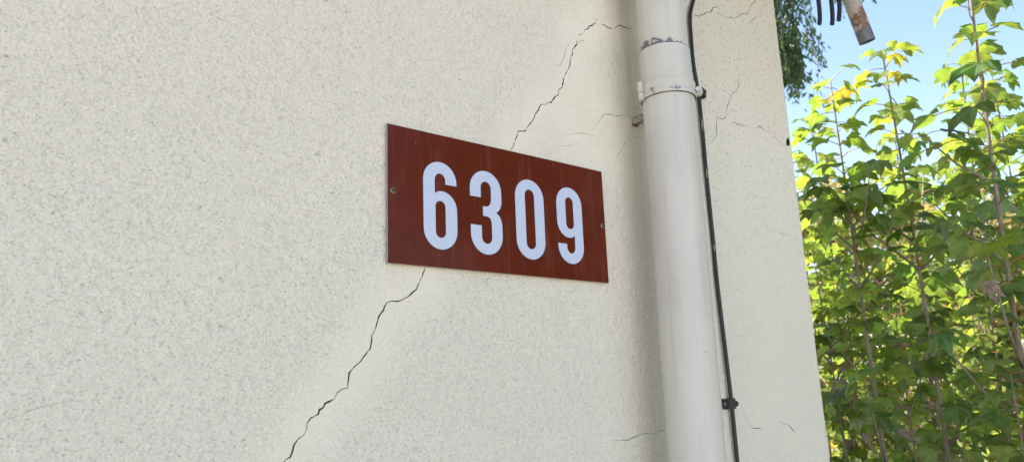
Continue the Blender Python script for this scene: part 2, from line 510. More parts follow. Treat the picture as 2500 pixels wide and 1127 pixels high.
# ------------------------------------------------------------------ house wall with real cracks
# (width in mm, [(x along the wall, z up) in metres])
CRACKS = [
  (1.6, [(0.3522, 2.2959), (0.3436, 2.2927), (0.3293, 2.2929), (0.3071, 2.2921), (0.3009, 2.2893), (0.2943, 2.2833), (0.2781, 2.2767), (0.2629, 2.2790), (0.2474, 2.2760)]),
  (1.7, [(0.2445, 2.2859), (0.2386, 2.2827), (0.2367, 2.2745), (0.2184, 2.2633), (0.2065, 2.2519), (0.1996, 2.2429), (0.1871, 2.2352)]),
  (1.5, [(0.2046, 2.2298), (0.1935, 2.2255), (0.1857, 2.2222)]),
  (1.5, [(0.1790, 2.2314), (0.1842, 2.2212), (0.1762, 2.2089), (0.1702, 2.1992), (0.1644, 2.1828), (0.1630, 2.1731), (0.1543, 2.1576), (0.1426, 2.1376), (0.1399, 2.1240), (0.1300, 2.1159), (0.1276, 2.1050), (0.1171, 2.0967), (0.1100, 2.0875), (0.1035, 2.0873), (0.0983, 2.0818), (0.0853, 2.0776), (0.0806, 2.0684), (0.0725, 2.0592), (0.0689, 2.0510), (0.0645, 2.0452), (0.0530, 2.0319), (0.0480, 2.0241), (0.0319, 2.0204), (0.0261, 2.0062), (0.0211, 1.9958), (0.0132, 1.9826)]),
  (0.5, [(0.1709, 2.2304), (0.1682, 2.2188), (0.1548, 2.2016), (0.1484, 2.1838), (0.1425, 2.1730), (0.1384, 2.1640), (0.1215, 2.1609)]),
  (0.8, [(0.2484, 2.2865), (0.2639, 2.2905)]),
  (1.6, [(0.2741, 2.2922), (0.2780, 2.2963)]),
  (0.7, [(0.3294, 2.1064), (0.3117, 2.1068), (0.3000, 2.1076), (0.2859, 2.1013), (0.2760, 2.0983), (0.2648, 2.0994), (0.2458, 2.0959), (0.2338, 2.0847), (0.2256, 2.0751), (0.2137, 2.0626), (0.2078, 2.0561)]),
  (0.6, [(0.3511, 2.1379), (0.3332, 2.1226), (0.3279, 2.1103)]),
  (0.6, [(0.3540, 2.0742), (0.3271, 2.0670), (0.3025, 2.0568), (0.2892, 2.0394), (0.2784, 2.0267), (0.2696, 2.0145)]),
  (0.4, [(0.1291, 2.0328), (0.1596, 2.0396), (0.1772, 2.0456), (0.2161, 2.0494)]),
  (0.4, [(0.1193, 2.0105), (0.1477, 2.0158), (0.1721, 2.0254)]),
  (1.45, [(-0.1516, 1.7842), (-0.1541, 1.7789), (-0.1593, 1.7664), (-0.1639, 1.7585), (-0.1693, 1.7477), (-0.1817, 1.7376), (-0.1931, 1.7316), (-0.2002, 1.7293), (-0.2086, 1.7294), (-0.2160, 1.7276), (-0.2205, 1.7212), (-0.2224, 1.7159), (-0.2292, 1.7078), (-0.2324, 1.6983), (-0.2359, 1.6888), (-0.2399, 1.6818), (-0.2407, 1.6725), (-0.2420, 1.6655), (-0.2490, 1.6575), (-0.2555, 1.6495), (-0.2644, 1.6428), (-0.2727, 1.6339), (-0.2736, 1.6261), (-0.2748, 1.6155), (-0.2829, 1.6142), (-0.2890, 1.6100), (-0.2926, 1.6025), (-0.2998, 1.5995), (-0.3080, 1.5923), (-0.3143, 1.5851), (-0.3242, 1.5808), (-0.3288, 1.5753), (-0.3297, 1.5670), (-0.3330, 1.5610), (-0.3402, 1.5574), (-0.3452, 1.5505), (-0.3472, 1.5425), (-0.3497, 1.5367), (-0.3548, 1.5350), (-0.3621, 1.5257), (-0.3705, 1.5185), (-0.3745, 1.5071), (-0.3848, 1.5023)]),
  (0.25, [(-0.6431, 1.5935), (-0.6341, 1.5961), (-0.6264, 1.5985), (-0.6188, 1.6027), (-0.6077, 1.6059), (-0.5963, 1.6083), (-0.5863, 1.6102), (-0.5760, 1.6102)]),
  (0.6, [(0.1952, 1.5167), (0.2179, 1.5189), (0.2445, 1.5163), (0.2646, 1.5209), (0.2934, 1.5255), (0.3137, 1.5230), (0.3395, 1.5267), (0.3573, 1.5310)]),
  (1.3, [(0.5281, 2.3696), (0.5466, 2.3752), (0.5500, 2.3842), (0.5583, 2.3930), (0.5780, 2.3959), (0.5931, 2.4043), (0.6027, 2.4121), (0.6242, 2.4222), (0.6315, 2.4321), (0.6541, 2.4458)]),
  (0.4, [(0.6541, 2.4458), (0.6913, 2.4551)]),
  (1.0, [(0.6412, 2.4201), (0.6568, 2.4261), (0.6806, 2.4267), (0.6929, 2.4286), (0.7214, 2.4347), (0.7321, 2.4427), (0.7468, 2.4552), (0.7733, 2.4615), (0.7855, 2.4753), (0.7947, 2.4903), (0.8189, 2.5144), (0.8320, 2.5310)]),
  (0.6, [(0.8603, 2.5197), (0.8500, 2.5019), (0.8257, 2.4799), (0.8170, 2.4692), (0.7907, 2.4510), (0.7751, 2.4363)]),
  (0.7, [(0.7014, 2.3023), (0.7085, 2.2911), (0.7024, 2.2802), (0.7056, 2.2643), (0.6920, 2.2481), (0.6722, 2.2361), (0.6633, 2.2250), (0.6577, 2.2129), (0.6468, 2.1961), (0.6406, 2.1763), (0.6259, 2.1661), (0.6081, 2.1672), (0.6016, 2.1547), (0.5968, 2.1243), (0.5741, 2.1018), (0.5535, 2.1067), (0.5424, 2.1035)]),
  (0.5, [(0.7116, 2.2911), (0.7411, 2.3020)]),
  (0.7, [(0.6564, 2.1608), (0.6696, 2.1699), (0.6895, 2.1658), (0.7203, 2.1703), (0.7510, 2.1703), (0.7716, 2.1801), (0.8021, 2.1732), (0.8480, 2.1736)]),
  (0.8, [(0.8132, 2.1638), (0.8333, 2.1662), (0.8513, 2.1571), (0.8772, 2.1525), (0.8847, 2.1558)]),
  (0.5, [(0.6093, 2.1164), (0.6168, 2.0937), (0.6405, 2.0841), (0.6545, 2.0657)]),
  (0.5, [(0.5860, 1.5679), (0.5924, 1.5602), (0.5939, 1.5472), (0.6016, 1.5360), (0.6109, 1.5226)]),
  (0.8, [(0.6105, 1.5209), (0.6270, 1.5142), (0.6390, 1.5142), (0.6647, 1.5109)]),
  (0.8, [(0.7179, 1.5254), (0.7319, 1.5206), (0.7417, 1.5156), (0.7546, 1.5144), (0.7700, 1.5038), (0.7883, 1.4951)]),
  (0.35, [(0.6645, 1.5099), (0.6685, 1.4888), (0.6757, 1.4730), (0.6772, 1.4598)]),
  (0.4, [(0.6882, 1.4633), (0.7076, 1.4454)]),
  (0.5, [(0.6914, 2.0292), (0.7037, 2.0289), (0.7057, 2.0168), (0.7209, 2.0065), (0.7405, 2.0050)]),
  (0.6, [(0.7356, 1.9648), (0.7387, 1.9580), (0.7527, 1.9462), (0.7650, 1.9341), (0.7804, 1.9274)]),
  (0.5, [(0.7889, 1.9325), (0.8191, 1.9315), (0.8445, 1.9327)]),
]

CHIP = [(0.8822, 2.163), (0.8890, 2.1700), (0.8925, 2.1760), (0.8990, 2.1775), (0.8998, 2.1700), (0.8996, 2.1600), (0.8960, 2.1555), (0.8900, 2.1560), (0.8841, 2.1526)]

def ribbon(pts, wmm, rng):
    pts = [np.array(q_) for q_ in pts]
    big = wmm > 0.9
    dense = [pts[0]]
    for a, b in zip(pts[:-1], pts[1:]):
        L = np.linalg.norm(b - a)
        n = max(1, int(L / (0.0045 if big else 0.008)))
        t = (b - a) / max(L, 1e-6)
        nrm = np.array([-t[1], t[0]])
        for k in range(1, n + 1):
            q_ = a + (b - a) * k / n
            if k < n:
                q_ = q_ + nrm * rng.normal(0, 0.0009 if big else 0.0006)
            dense.append(q_)
    N = len(dense)
    le, ri = [], []
    ph = rng.uniform(0, 6)
    for i, q_ in enumerate(dense):
        t = dense[min(i + 1, N - 1)] - dense[max(i - 1, 0)]
        t = t / max(np.linalg.norm(t), 1e-9)
        nrm = np.array([-t[1], t[0]])
        end = min(1.0, min(i, N - 1 - i) / 3.0)
        w = wmm * (0.0005 if big else (0.00075 if pts[0][0] > 0.5 else 0.0006)) * (0.25 + 0.75 * end) * (1.0 + 0.35 * math.sin(i * 0.7 + ph) + rng.normal(0, 0.34) + (0.5 if big and rng.random() < 0.06 else 0.0))
        w = max(w, 0.00009)
        le.append(q_ + nrm * w)
        ri.append(q_ - nrm * w)
    return dense, ri + le[::-1]

def poly_area(P):
    return 0.5 * sum(P[i][0] * P[(i + 1) % len(P)][1] - P[(i + 1) % len(P)][0] * P[i][1] for i in range(len(P)))

house = empty('house', (0, 0, 0), 'cream rendered house wall with long diagonal cracks behind the brown number sign', 'house')
WX0, WX1, WZ1 = -4.5, 0.902, 2.80
crng = np.random.default_rng(5)
pts2, faces2, main_lines = [], [], []
for wmm, line in CRACKS:
    dense, poly = ribbon(line, wmm, crng)
    if wmm > 1.4 and len(line) > 4:
        main_lines.append(np.array(dense))
    if poly_area(poly) < 0:
        poly = poly[::-1]
    poly = [q_ for q_ in poly if q_[0] < WX1 - 0.001]
    faces2.append(list(range(len(pts2), len(pts2) + len(poly))))
    pts2 += [Vector((float(q_[0]), float(q_[1]))) for q_ in poly]
chip = CHIP if poly_area(CHIP) > 0 else CHIP[::-1]
faces2.append(list(range(len(pts2), len(pts2) + len(chip))))
pts2 += [Vector(q_) for q_ in chip]
NCR = len(faces2)
GS = 0.0021                                    # the render is modelled grain by grain where it is seen close
for xx in np.arange(-0.76, 0.9, GS):
    zz = np.arange(1.46 - 0.06 * (xx + 0.76), 2.06 + 0.335 * (xx + 0.76), GS)
    jx = crng.uniform(-.0004, .0004, len(zz)); jz = crng.uniform(-.0004, .0004, len(zz))
    pts2 += [Vector((float(a_), float(b_))) for a_, b_ in zip(xx + jx, zz + jz)]
for xx in np.arange(-1.4, 0.895, 0.06):
    for zz in np.arange(1.0, 2.8, 0.06):
        if xx < -0.78 or zz < 1.44 - 0.06 * (xx + 0.76) or zz > 2.08 + 0.335 * (xx + 0.76):
            pts2.append(Vector((float(xx + crng.uniform(-.01, .01)), float(zz + 0.005 + crng.uniform(-.01, .01)))))
for zz in np.arange(0.0, WZ1 + 1e-6, 0.004):
    pts2.append(Vector((WX1, float(min(zz, WZ1)))))
pts2 += [Vector((WX0, 0.0)), Vector((WX0, WZ1))]
vo, eo, fo, ov, oe, of_ = delaunay_2d_cdt(pts2, [], faces2, 0, 1e-6)
wall_f, crack_f = [], [[] for _ in range(NCR)]
for fc, src in zip(fo, of_):
    a2 = poly_area([vo[i] for i in fc])
    if abs(a2) < 1e-12:
        continue
    if a2 < 0:
        fc = fc[::-1]
    if src:
        crack_f[src[0]].append(tuple(fc))
    else:
        wall_f.append(tuple(fc))
# hollows and grains of the hand-thrown render, flatter where it was trowelled along the cracks
co = np.array([(q_[0], q_[1]) for q_ in vo])
tro = np.zeros(len(co))
for ln in main_lines:
    for q_ in ln[::4]:
        dd = np.hypot(co[:, 0] - q_[0], co[:, 1] - q_[1])
        tro = np.maximum(tro, np.clip(1.15 - dd / 0.055, 0, 1))
dd = np.hypot((co[:, 0] - 0.23) / 0.16, (co[:, 1] - 2.06) / 0.10)
tro = np.maximum(tro, np.clip(1.5 - dd, 0, 1) * 0.8)
tro = np.maximum(tro, 0.55 * np.clip((co[:, 0] - 0.50) / 0.15, 0, 1))

def vnoise(u, w, seed):
    tab = np.random.default_rng(seed).uniform(0, 1, (256, 256))
    iu, iw = np.floor(u).astype(int), np.floor(w).astype(int)
    fu, fw_ = u - iu, w - iw
    fu, fw_ = fu * fu * (3 - 2 * fu), fw_ * fw_ * (3 - 2 * fw_)
    g_ = lambda a_, b_: tab[a_ % 256, b_ % 256]
    return (g_(iu, iw) * (1 - fu) + g_(iu + 1, iw) * fu) * (1 - fw_) + (g_(iu, iw + 1) * (1 - fu) + g_(iu + 1, iw + 1) * fu) * fw_
ca, sa_ = math.cos(R(-14)), math.sin(R(-14))
U, W_ = co[:, 0] * ca + co[:, 1] * sa_, -co[:, 0] * sa_ + co[:, 1] * ca
n1 = vnoise(U / 0.0048, W_ / 0.0028, 1)
n2 = vnoise((U * 0.9 + W_ * 0.43) / 0.0039, (W_ * 0.9 - U * 0.43) / 0.0031, 2)
n3 = vnoise(U / 0.012, W_ / 0.010, 3)
raw = 0.66 * n1 + 0.34 * n2
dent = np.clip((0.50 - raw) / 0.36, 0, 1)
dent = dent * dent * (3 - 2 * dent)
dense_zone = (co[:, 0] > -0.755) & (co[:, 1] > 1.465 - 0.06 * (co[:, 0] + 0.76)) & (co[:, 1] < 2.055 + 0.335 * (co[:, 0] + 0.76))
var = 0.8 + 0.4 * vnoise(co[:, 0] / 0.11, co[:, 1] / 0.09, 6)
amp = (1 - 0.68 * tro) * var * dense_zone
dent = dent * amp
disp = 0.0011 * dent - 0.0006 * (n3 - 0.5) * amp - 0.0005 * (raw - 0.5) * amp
wv = [(q_[0], float(d_), q_[1]) for q_, d_ in zip(vo, disp)]
# slightly rounded, uneven arris and the side wall of the house
edge_ids = sorted([i for i, q_ in enumerate(vo) if abs(q_[0] - WX1) < 1e-5], key=lambda i: vo[i][1])
arc = 5
rows = [edge_ids]
wig = np.cumsum(crng.normal(0, 0.0008, len(edge_ids)))
wig = wig - np.linspace(wig[0], wig[-1], len(wig))
for k in range(1, arc + 1):
    a = (math.pi / 2) * k / arc
    row = []
    for j, i in enumerate(edge_ids):
        w_ = float(wig[j]) + float(crng.normal(0, 0.0003))
        row.append(len(wv))
        wv.append((WX1 + (0.0085 + w_) * math.sin(a), (0.0085 + w_) * (1 - math.cos(a)), vo[i][1]))
    rows.append(row)
for r0, r1 in zip(rows[:-1], rows[1:]):
    for j in range(len(r0) - 1):
        wall_f.append((r0[j], r1[j], r1[j + 1], r0[j + 1]))
n0 = len(wv)
sx = WX1 + 0.0085
wv += [(sx, 6.0, 0.0), (sx, 6.0, WZ1), (WX0, 6.0, 0.0), (WX0, 6.0, WZ1), (WX0, 0.0, 0.0), (WX0, 0.0, WZ1)]
last = rows[-1]
wall_f.append(tuple([n0, n0 + 1] + last[::-1]))
wall_f.append((n0 + 2, n0 + 3, n0 + 1, n0))
wall_f.append((n0 + 4, n0 + 5, n0 + 3, n0 + 2))
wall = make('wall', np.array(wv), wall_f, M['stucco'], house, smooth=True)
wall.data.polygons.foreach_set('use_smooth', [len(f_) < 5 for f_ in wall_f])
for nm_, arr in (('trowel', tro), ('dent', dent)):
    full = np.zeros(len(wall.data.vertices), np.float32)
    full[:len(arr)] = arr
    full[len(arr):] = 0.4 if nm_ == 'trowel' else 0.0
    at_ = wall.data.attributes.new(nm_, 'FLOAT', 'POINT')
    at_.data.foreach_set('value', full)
# the open cracks: a floor at the back of each slit and its two flanks
for ci in range(NCR):
    tris = crack_f[ci]
    if not tris:
        continue
    ischip = ci == NCR - 1
    wmm = 6.0 if ischip else CRACKS[ci][0]
    depth = 0.014 if ischip else (0.007 if wmm > 0.9 else 0.0022)
    ecount = {}
    for t in tris:
        for a, b in zip(t, t[1:] + t[:1]):
            ecount[(a, b)] = 1
    used = sorted({i for t in tris for i in t})
    idx = {i: k for k, i in enumerate(used)}
    K = len(used)
    cv = [(vo[i][0], depth * (0.7 + 0.3 * math.sin(i * 12.9)) if ischip else depth, vo[i][1]) for i in used] + [(vo[i][0], float(disp[i]) + 0.0002, vo[i][1]) for i in used]
    cf = [tuple(idx[i] for i in t) for t in tris]
    for (a, b) in ecount:
        if (b, a) not in ecount:
            cf.append((idx[a], idx[b], K + idx[b], K + idx[a]))
    o = make('broken_edge_hole' if ischip else 'crack', cv, cf, M['grime'] if wmm > 0.9 else M['dusty'], wall)
# roof: soffit boards, fascia and a tiled slope, all above the picture
mb = MB(); mb.box((WX0 - 0.3, -0.22, WZ1), (1.02, 6.3, WZ1 + 0.03)); mb.build('soffit', M['soffit'], house)
mb = MB(); mb.box((WX0 - 0.32, -0.245, WZ1 - 0.02), (1.02, -0.222, WZ1 + 0.16)); mb.build('fascia', M['soffit'], house)
mb = MB()
ra, rb, rc = WX0 - 0.35, 1.03, 3.0
mb.add([(ra, -0.32, 2.98), (rb, -0.32, 2.98), (rb, rc, 4.05), (ra, rc, 4.05), (ra, 6.4, 2.98), (rb, 6.4, 2.98)],
       [(0, 1, 2, 3), (3, 2, 5, 4), (0, 3, 4), (1, 5, 2), (0, 4, 5, 1)])
mb.build('roof', M['tile'], house)

# ------------------------------------------------------------------ house number sign
SC = Vector((0.0, 0.0, 1.88))
SW, SH = 0.4384, 0.2
sign = empty('house_number_sign', (0, -0.002, 1.78), 'brown rectangular sign with white digits 6309 screwed to the wall', 'sign')
bm = bmesh.new()
mb = MB(); mb.box((-SW / 2, -0.0046, 1.78), (SW / 2, -0.0016, 1.98), 0.0004); mb.build('backing_plate', M['edge'], sign, (0, -0.002, 1.88))
mb = MB(); mb.box((-SW / 2 + 0.0003, -0.0052, 1.7803), (SW / 2 - 0.0003, -0.0045, 1.9797)); mb.build('brown_sheet', M['sign'], sign, (0, -0.005, 1.88))

def arcpts(cx, cy, r, a0, a1, n=14, ry=None):
    ry = r if ry is None else ry
    return [(cx + r * math.cos(R(a0 + (a1 - a0) * k / n)), cy + ry * math.sin(R(a0 + (a1 - a0) * k / n))) for k in range(n + 1)]

def stadium(x0, x1, y0, y1):
    r = (x1 - x0) / 2
    return arcpts(x0 + r, y1 - r, r, 180, 0) + arcpts(x0 + r, y0 + r, r, 0, -180)

def bez(p0, p1, p2, n=8):
    return [((1 - t) ** 2 * p0[0] + 2 * t * (1 - t) * p1[0] + t * t * p2[0], (1 - t) ** 2 * p0[1] + 2 * t * (1 - t) * p1[1] + t * t * p2[1]) for t in [k / n for k in range(1, n + 1)]]

H_ = 131.0
six_out = ([(0, 29)] + arcpts(29.5, H_ - 29.5, 29.5, 180, 0) + [(59, 98), (39, 98)] + arcpts(29.5, H_ - 28, 9.5, 0, 180, ry=10.5) + [(20, 82)]
           + bez((20, 82), (25, 87), (32, 87), 5) + arcpts(32, 60, 27, 90, 0)[1:] + [(59, 30)] + arcpts(29.5, 29.5, 29.5, 0, -180)[1:-1])
six = [six_out, stadium(20.5, 38.5, 17, 72)]
nine = [[(59 - a, H_ - b) for a, b in L] for L in six]
zero = [stadium(0, 61, 0, H_), stadium(20.5, 40.5, 16.5, H_ - 16.5)]
three = [[(0, 88)] + arcpts(30.5, H_ - 30.5, 30.5, 180, 0) + [(61, 88)] + bez((61, 88), (61, 73), (49.5, 67)) + bez((49.5, 67), (61, 61), (61, 46))
         + arcpts(30.5, 30.5, 30.5, 0, -180) + [(0, 44), (20.5, 44), (20.5, 27)] + arcpts(30.5, 26.5, 10, 180, 360)[1:] + [(40.5, 47)]
         + bez((40.5, 47), (40.5, 59.5), (30, 59.5)) + [(24, 59.5), (24, 74.5), (29, 74.5)] + bez((29, 74.5), (39.5, 74.5), (40.5, 88)) + [(40.5, 104)]
         + arcpts(30.5, 104, 10, 0, 180)[1:] + [(20.5, 88)]]

def glyph(name, loops, x0, z0, yb, yf, grow, mat, parent, origin):
    cu = bpy.data.curves.new(name, 'CURVE')
    cu.dimensions = '2D'
    cu.fill_mode = 'BOTH'
    for L in loops:
        s_ = cu.splines.new('POLY')
        s_.points.add(len(L) - 1)
        for pt, (a, b) in zip(s_.points, L):
            pt.co = (a * 0.001, b * 0.001, 0, 1)
        s_.use_cyclic_u = True
    cu.extrude = (yb - yf) / 2
    cu.offset = grow
    t = bpy.data.objects.new('t', cu)
    me = bpy.data.meshes.new_from_object(t)
    bpy.data.objects.remove(t)
    og = Vector(origin)
    for q_ in me.vertices:
        a, b, c = q_.co
        q_.co = Vector((x0 + a, (yb + yf) / 2 - c, z0 + b)) - og
    me.name = name
    me.materials.clear()
    me.materials.append(mat)
    o = link(bpy.data.objects.new(name, me))
    o.parent = parent
    o.location = og - wloc(parent)
    return o

for nm, loops, x0 in (('6', six, -0.1605), ('3', three, -0.0765), ('0', zero, 0.0130), ('9', nine, 0.1030)):
    og = (x0 + 0.03, -0.0055, SC.z - 0.0735)
    d = glyph('digit', loops, x0, SC.z - 0.0735, -0.00545, -0.0058, 0.0, M['digit'], sign, og)
    d['label'] = 'white digit ' + nm
    glyph('outline', loops, x0, SC.z - 0.0735, -0.00515, -0.0054, 0.0009, M['outline'], d, og)

def screw(x, z, y, r, parent, mat, rec, roll):
    mb = MB()
    prof = [(0.0, r), (0.0006, r), (0.0013, r * 0.86), (0.0017, r * 0.55), (0.0018, 0.00001)]
    n = 20
    vs_, fs = [], []
    for h, rr in prof:
        for k in range(n):
            a = 2 * math.pi * k / n
            vs_.append((x + rr * math.cos(a), y - h, z + rr * math.sin(a)))
    for i in range(len(prof) - 1):
        for k in range(n):
            fs.append((i * n + k, i * n + (k + 1) % n, (i + 1) * n + (k + 1) % n, (i + 1) * n + k))
    mb.add(vs_, fs)
    s_ = mb.build('screw', mat, parent, (x, y, z), True)
    mb = MB()
    for k in range(2):
        a = roll + k * math.pi / 2
        ux, uz = math.cos(a), math.sin(a)
        L, w = r * 0.62, r * 0.17
        quad = [(x + ux * i * L - uz * j * w, 0, z + uz * i * L + ux * j * w) for i, j in ((-1, -1), (1, -1), (1, 1), (-1, 1))]
        mb.add([(a_, y - 0.00100, c_) for a_, b_, c_ in quad] + [(a_, y - 0.00195 - k * 0.00003, c_) for a_, b_, c_ in quad],
               [(4, 5, 6, 7), (0, 1, 5, 4), (1, 2, 6, 5), (2, 3, 7, 6), (3, 0, 4, 7)])
    mb.build('cross_recess', rec, s_, (x, y, z))
    return s_
screw(-0.2106, 1.8825, -0.0052, 0.0047, sign, M['screw'], M['recess'], 0.35)
screw(0.2115, 1.8801, -0.0052, 0.0045, sign, M['screw'], M['recess'], 0.9)
sign.location.y -= 0.0018              # stands a little off the rough wall

# ------------------------------------------------------------------ downpipe
def axis(z):
    return (0.326 + 0.0135 * (z - 2.1) * (1.0 if z < 2.1 else 0.1), -0.085 + 0.002 * (z - 2.1))
pipe = empty('downpipe', (axis(0)[0], axis(0)[1], 0), 'off white round metal downpipe with flaking paint at its joint and collar', 'downpipe')
po = (axis(2.1)[0], axis(2.1)[1], 0)
mb = MB(); mb.lathe([(2.19, 0.0440), (2.207, 0.0446), (2.30, 0.0450), (2.95, 0.0450)], axis, 64)
sharp_smooth(mb.build('upper_section', M['pipe_up'], pipe, po))
mb = MB(); mb.lathe([(0.0, 0.0468), (1.0, 0.0468), (2.150, 0.0468), (2.1506, 0.0474), (2.153, 0.0476), (2.1555, 0.0474), (2.156, 0.0466), (2.200, 0.0464), (2.2062, 0.0462), (2.2066, 0.0456), (2.2055, 0.0440)], axis, 64)
sharp_smooth(mb.build('lower_section', M['pipe_low'], pipe, po))
mb = MB()
ja = [2 * math.pi * k / 60 for k in range(61)]
mb.tube([(axis(2.207)[0] + 0.0452 * math.cos(a), axis(2.207)[1] + 0.0452 * math.sin(a), 2.2064 + 0.0004 * math.sin(a * 9)) for a in ja], 0.0012, 6)
mb.build('joint_grime', M['joint'], pipe, po, True)
# rolled seam up the side of the pipe
vx, vy = 0.8, 0.6                     # horizontal direction from the street to the pipe, roughly
sa = math.atan2(-0.74, 0.67)
mb = MB()
mb.tube([(axis(z)[0] + 0.0464 * math.cos(sa + 0.62), axis(z)[1] + 0.0464 * math.sin(sa + 0.62), z) for z in np.linspace(0, 2.10, 24)], 0.0016, 6)
mb.build('seam', M['pipe_low'], pipe, po, True)
# collar
mb = MB(); mb.lathe([(2.1125, 0.0470), (2.1120, 0.0500), (2.1135, 0.0508), (2.1170, 0.0508), (2.1195, 0.0499), (2.1330, 0.0497), (2.1350, 0.0504), (2.1385, 0.0503), (2.1400, 0.0494), (2.1398, 0.0468)], axis, 64)
collar = sharp_smooth(mb.build('collar', M['collar'], pipe, po), 50)
mb = MB(); mb.tube([(axis(2.112)[0] + 0.0488 * math.cos(a), axis(2.112)[1] + 0.0488 * math.sin(a), 2.1116 + 0.0003 * math.sin(a * 7)) for a in ja], 0.0009, 6)
mb.build('collar_grime', M['joint'], collar, po, True)
view = math.atan2(-0.8031, -1.0737)   # from the pipe towards the street viewer
ha = view - R(62)
hx, hy = axis(2.12)[0] + 0.0535 * math.cos(ha), axis(2.12)[1] + 0.0535 * math.sin(ha)
mb = MB()
for z0, z1 in ((2.1095, 2.1235), (2.1242, 2.1445)):
    mb.tube([(hx, hy, z0), (hx, hy, z0 + 0.0012), (hx, hy, z1 - 0.0012), (hx, hy, z1)], [0.0042, 0.0055, 0.0055, 0.0042], 16)
hinge = sharp_smooth(mb.build('hinge', M['collar'], collar, (hx, hy, 2.126)), 40)
ba = view + R(86)
bx_, by_ = axis(2.12)[0] + 0.0545 * math.cos(ba), axis(2.12)[1] + 0.0545 * math.sin(ba)
tx, ty = -math.sin(ba), math.cos(ba)
rx, ry = math.cos(ba), math.sin(ba)
mb = MB()
for s_ in (-1, 1):     # two lugs that the bolt draws together
    c0 = Vector((bx_ + tx * 0.0045 * s_, by_ + ty * 0.0045 * s_, 2.1215))
    ring = []
    for k in range(14):
        a = 2 * math.pi * k / 14
        ring.append((math.cos(a) * 0.0075, math.sin(a) * 0.0080))
    vs_ = []
    for side in (-0.0014, 0.0014):
        for u, w in ring:
            vs_.append((c0.x + rx * u + tx * side, c0.y + ry * u + ty * side, c0.z + w))
    mb.add(vs_, [tuple(range(13, -1, -1)), tuple(range(14, 28))] + [(k, (k + 1) % 14, 14 + (k + 1) % 14, 14 + k) for k in range(14)])
sharp_smooth(mb.build('lug', M['collar'], collar, (bx_, by_, 2.1215)), 40)
mb = MB()
b0 = Vector((bx_, by_, 2.1205)); td = Vector((tx, ty, 0))
mb.tube([b0 - td * 0.015, b0 - td * 0.0075, b0 - td * 0.0074, b0 + td * 0.0074, b0 + td * 0.0075, b0 + td * 0.013], [0.0040, 0.0040, 0.0025, 0.0025, 0.0040, 0.0040], 6)
mb.build('bolt', M['pipe_low'], collar, (bx_, by_, 2.1205))
# bracket arm from the back of the collar into the wall
mb = MB()
mb.box((0.3205, -0.030, 2.0915), (0.3335, 0.0005, 2.1050), 0.0015)
mb.box((0.3200, -0.0345, 2.0930), (0.3340, -0.0305, 2.1300), 0.001)
brk = sharp_smooth(mb.build('bracket_arm', M['iron'], pipe, (0.327, -0.01, 2.10)), 50)
mb = MB()
for k in range(7):
    c_ = Vector((0.3215 + 0.0022 * k, -0.0010 - 0.0012 * (k % 3), 2.0912 - 0.0012 * (k % 2)))
    mb.tube([c_ + Vector((-.002, .001, 0)), c_ + Vector((0, -.0015, -.0005)), c_ + Vector((.002, .001, .0005))], [0.0008, 0.0018 + 0.0006 * math.sin(k * 2.1), 0.0008], 6)
mb.build('rust_crust', M['rust'], brk, (0.327, 0, 2.091), True)

# ------------------------------------------------------------------ cable down the wall and what holds it
def catmull(pts, n=5):
    P = [Vector(q_) for q_ in pts]
    out = []
    for i in range(len(P) - 1):
        p0, p1, p2, p3 = P[max(i - 1, 0)], P[i], P[i + 1], P[min(i + 2, len(P) - 1)]
        for k in range(n):
            t = k / n
            out.append(0.5 * ((2 * p1) + (p2 - p0) * t + (2 * p0 - 5 * p1 + 4 * p2 - p3) * t * t + (3 * p1 - p0 - 3 * p2 + p3) * t ** 3))
    out.append(P[-1])
    return out
CAB = [(0.640, 2.800), (0.610, 2.620), (0.5830, 2.5200), (0.5615, 2.4496), (0.5501, 2.4212), (0.5370, 2.3939), (0.5301, 2.3712), (0.5275, 2.3227), (0.5262, 2.2749), (0.5310, 2.2299), (0.5355, 2.1941), (0.5362, 2.162), (0.5376, 2.1037), (0.5378, 2.0499), (0.5393, 1.954),
       (0.5402, 1.8857), (0.5392, 1.8099), (0.5415, 1.7118), (0.5440, 1.6317), (0.5460, 1.565), (0.5467, 1.5071), (0.5475, 1.4562), (0.5501, 1.4013), (0.552, 1.20), (0.548, 0.8), (0.553, 0.4), (0.551, 0.02)]
mb = MB(); mb.tube(catmull([(a, -0.0062 - 0.0012 * math.sin(b * 9), b) for a, b in CAB], 4), 0.0040, 12)
cable = mb.build('wall_cable', M['black'], None, (0.551, -0.006, 0.02), True)
tag(cable, 'black cable running down the wall beside the downpipe', 'cable')
for zc, L in ((2.132, 0.03), (2.028, 0.022), (1.872, 0.016)):
    xa = float(np.interp(zc, [b for a, b in CAB][::-1], [a for a, b in CAB][::-1]))
    mb = MB()
    n, rr = 6, 0.00425
    vs_, fs = [], []
    for i in range(7):
        t = i / 6
        z = zc + (t - 0.5) * L
        wdt = 0.55 * math.sin(math.pi * min(max(t, 0.02), 0.98)) * (1 + 0.25 * math.sin(i * 2.3))
        for k in range(n + 1):
            a = R(228) + wdt * (k / n - 0.5) * 2
            vs_.append((xa + rr * math.cos(a), -0.0062 - 0.0012 * math.sin(z * 9) + rr * math.sin(a), z))
    for i in range(6):
        for k in range(n):
            fs.append((i * (n + 1) + k, i * (n + 1) + k + 1, (i + 1) * (n + 1) + k + 1, (i + 1) * (n + 1) + k))
    mb.add(vs_, fs)
    mb.build('paint_smear', M['flake'], cable, (xa, -0.008, zc), True)

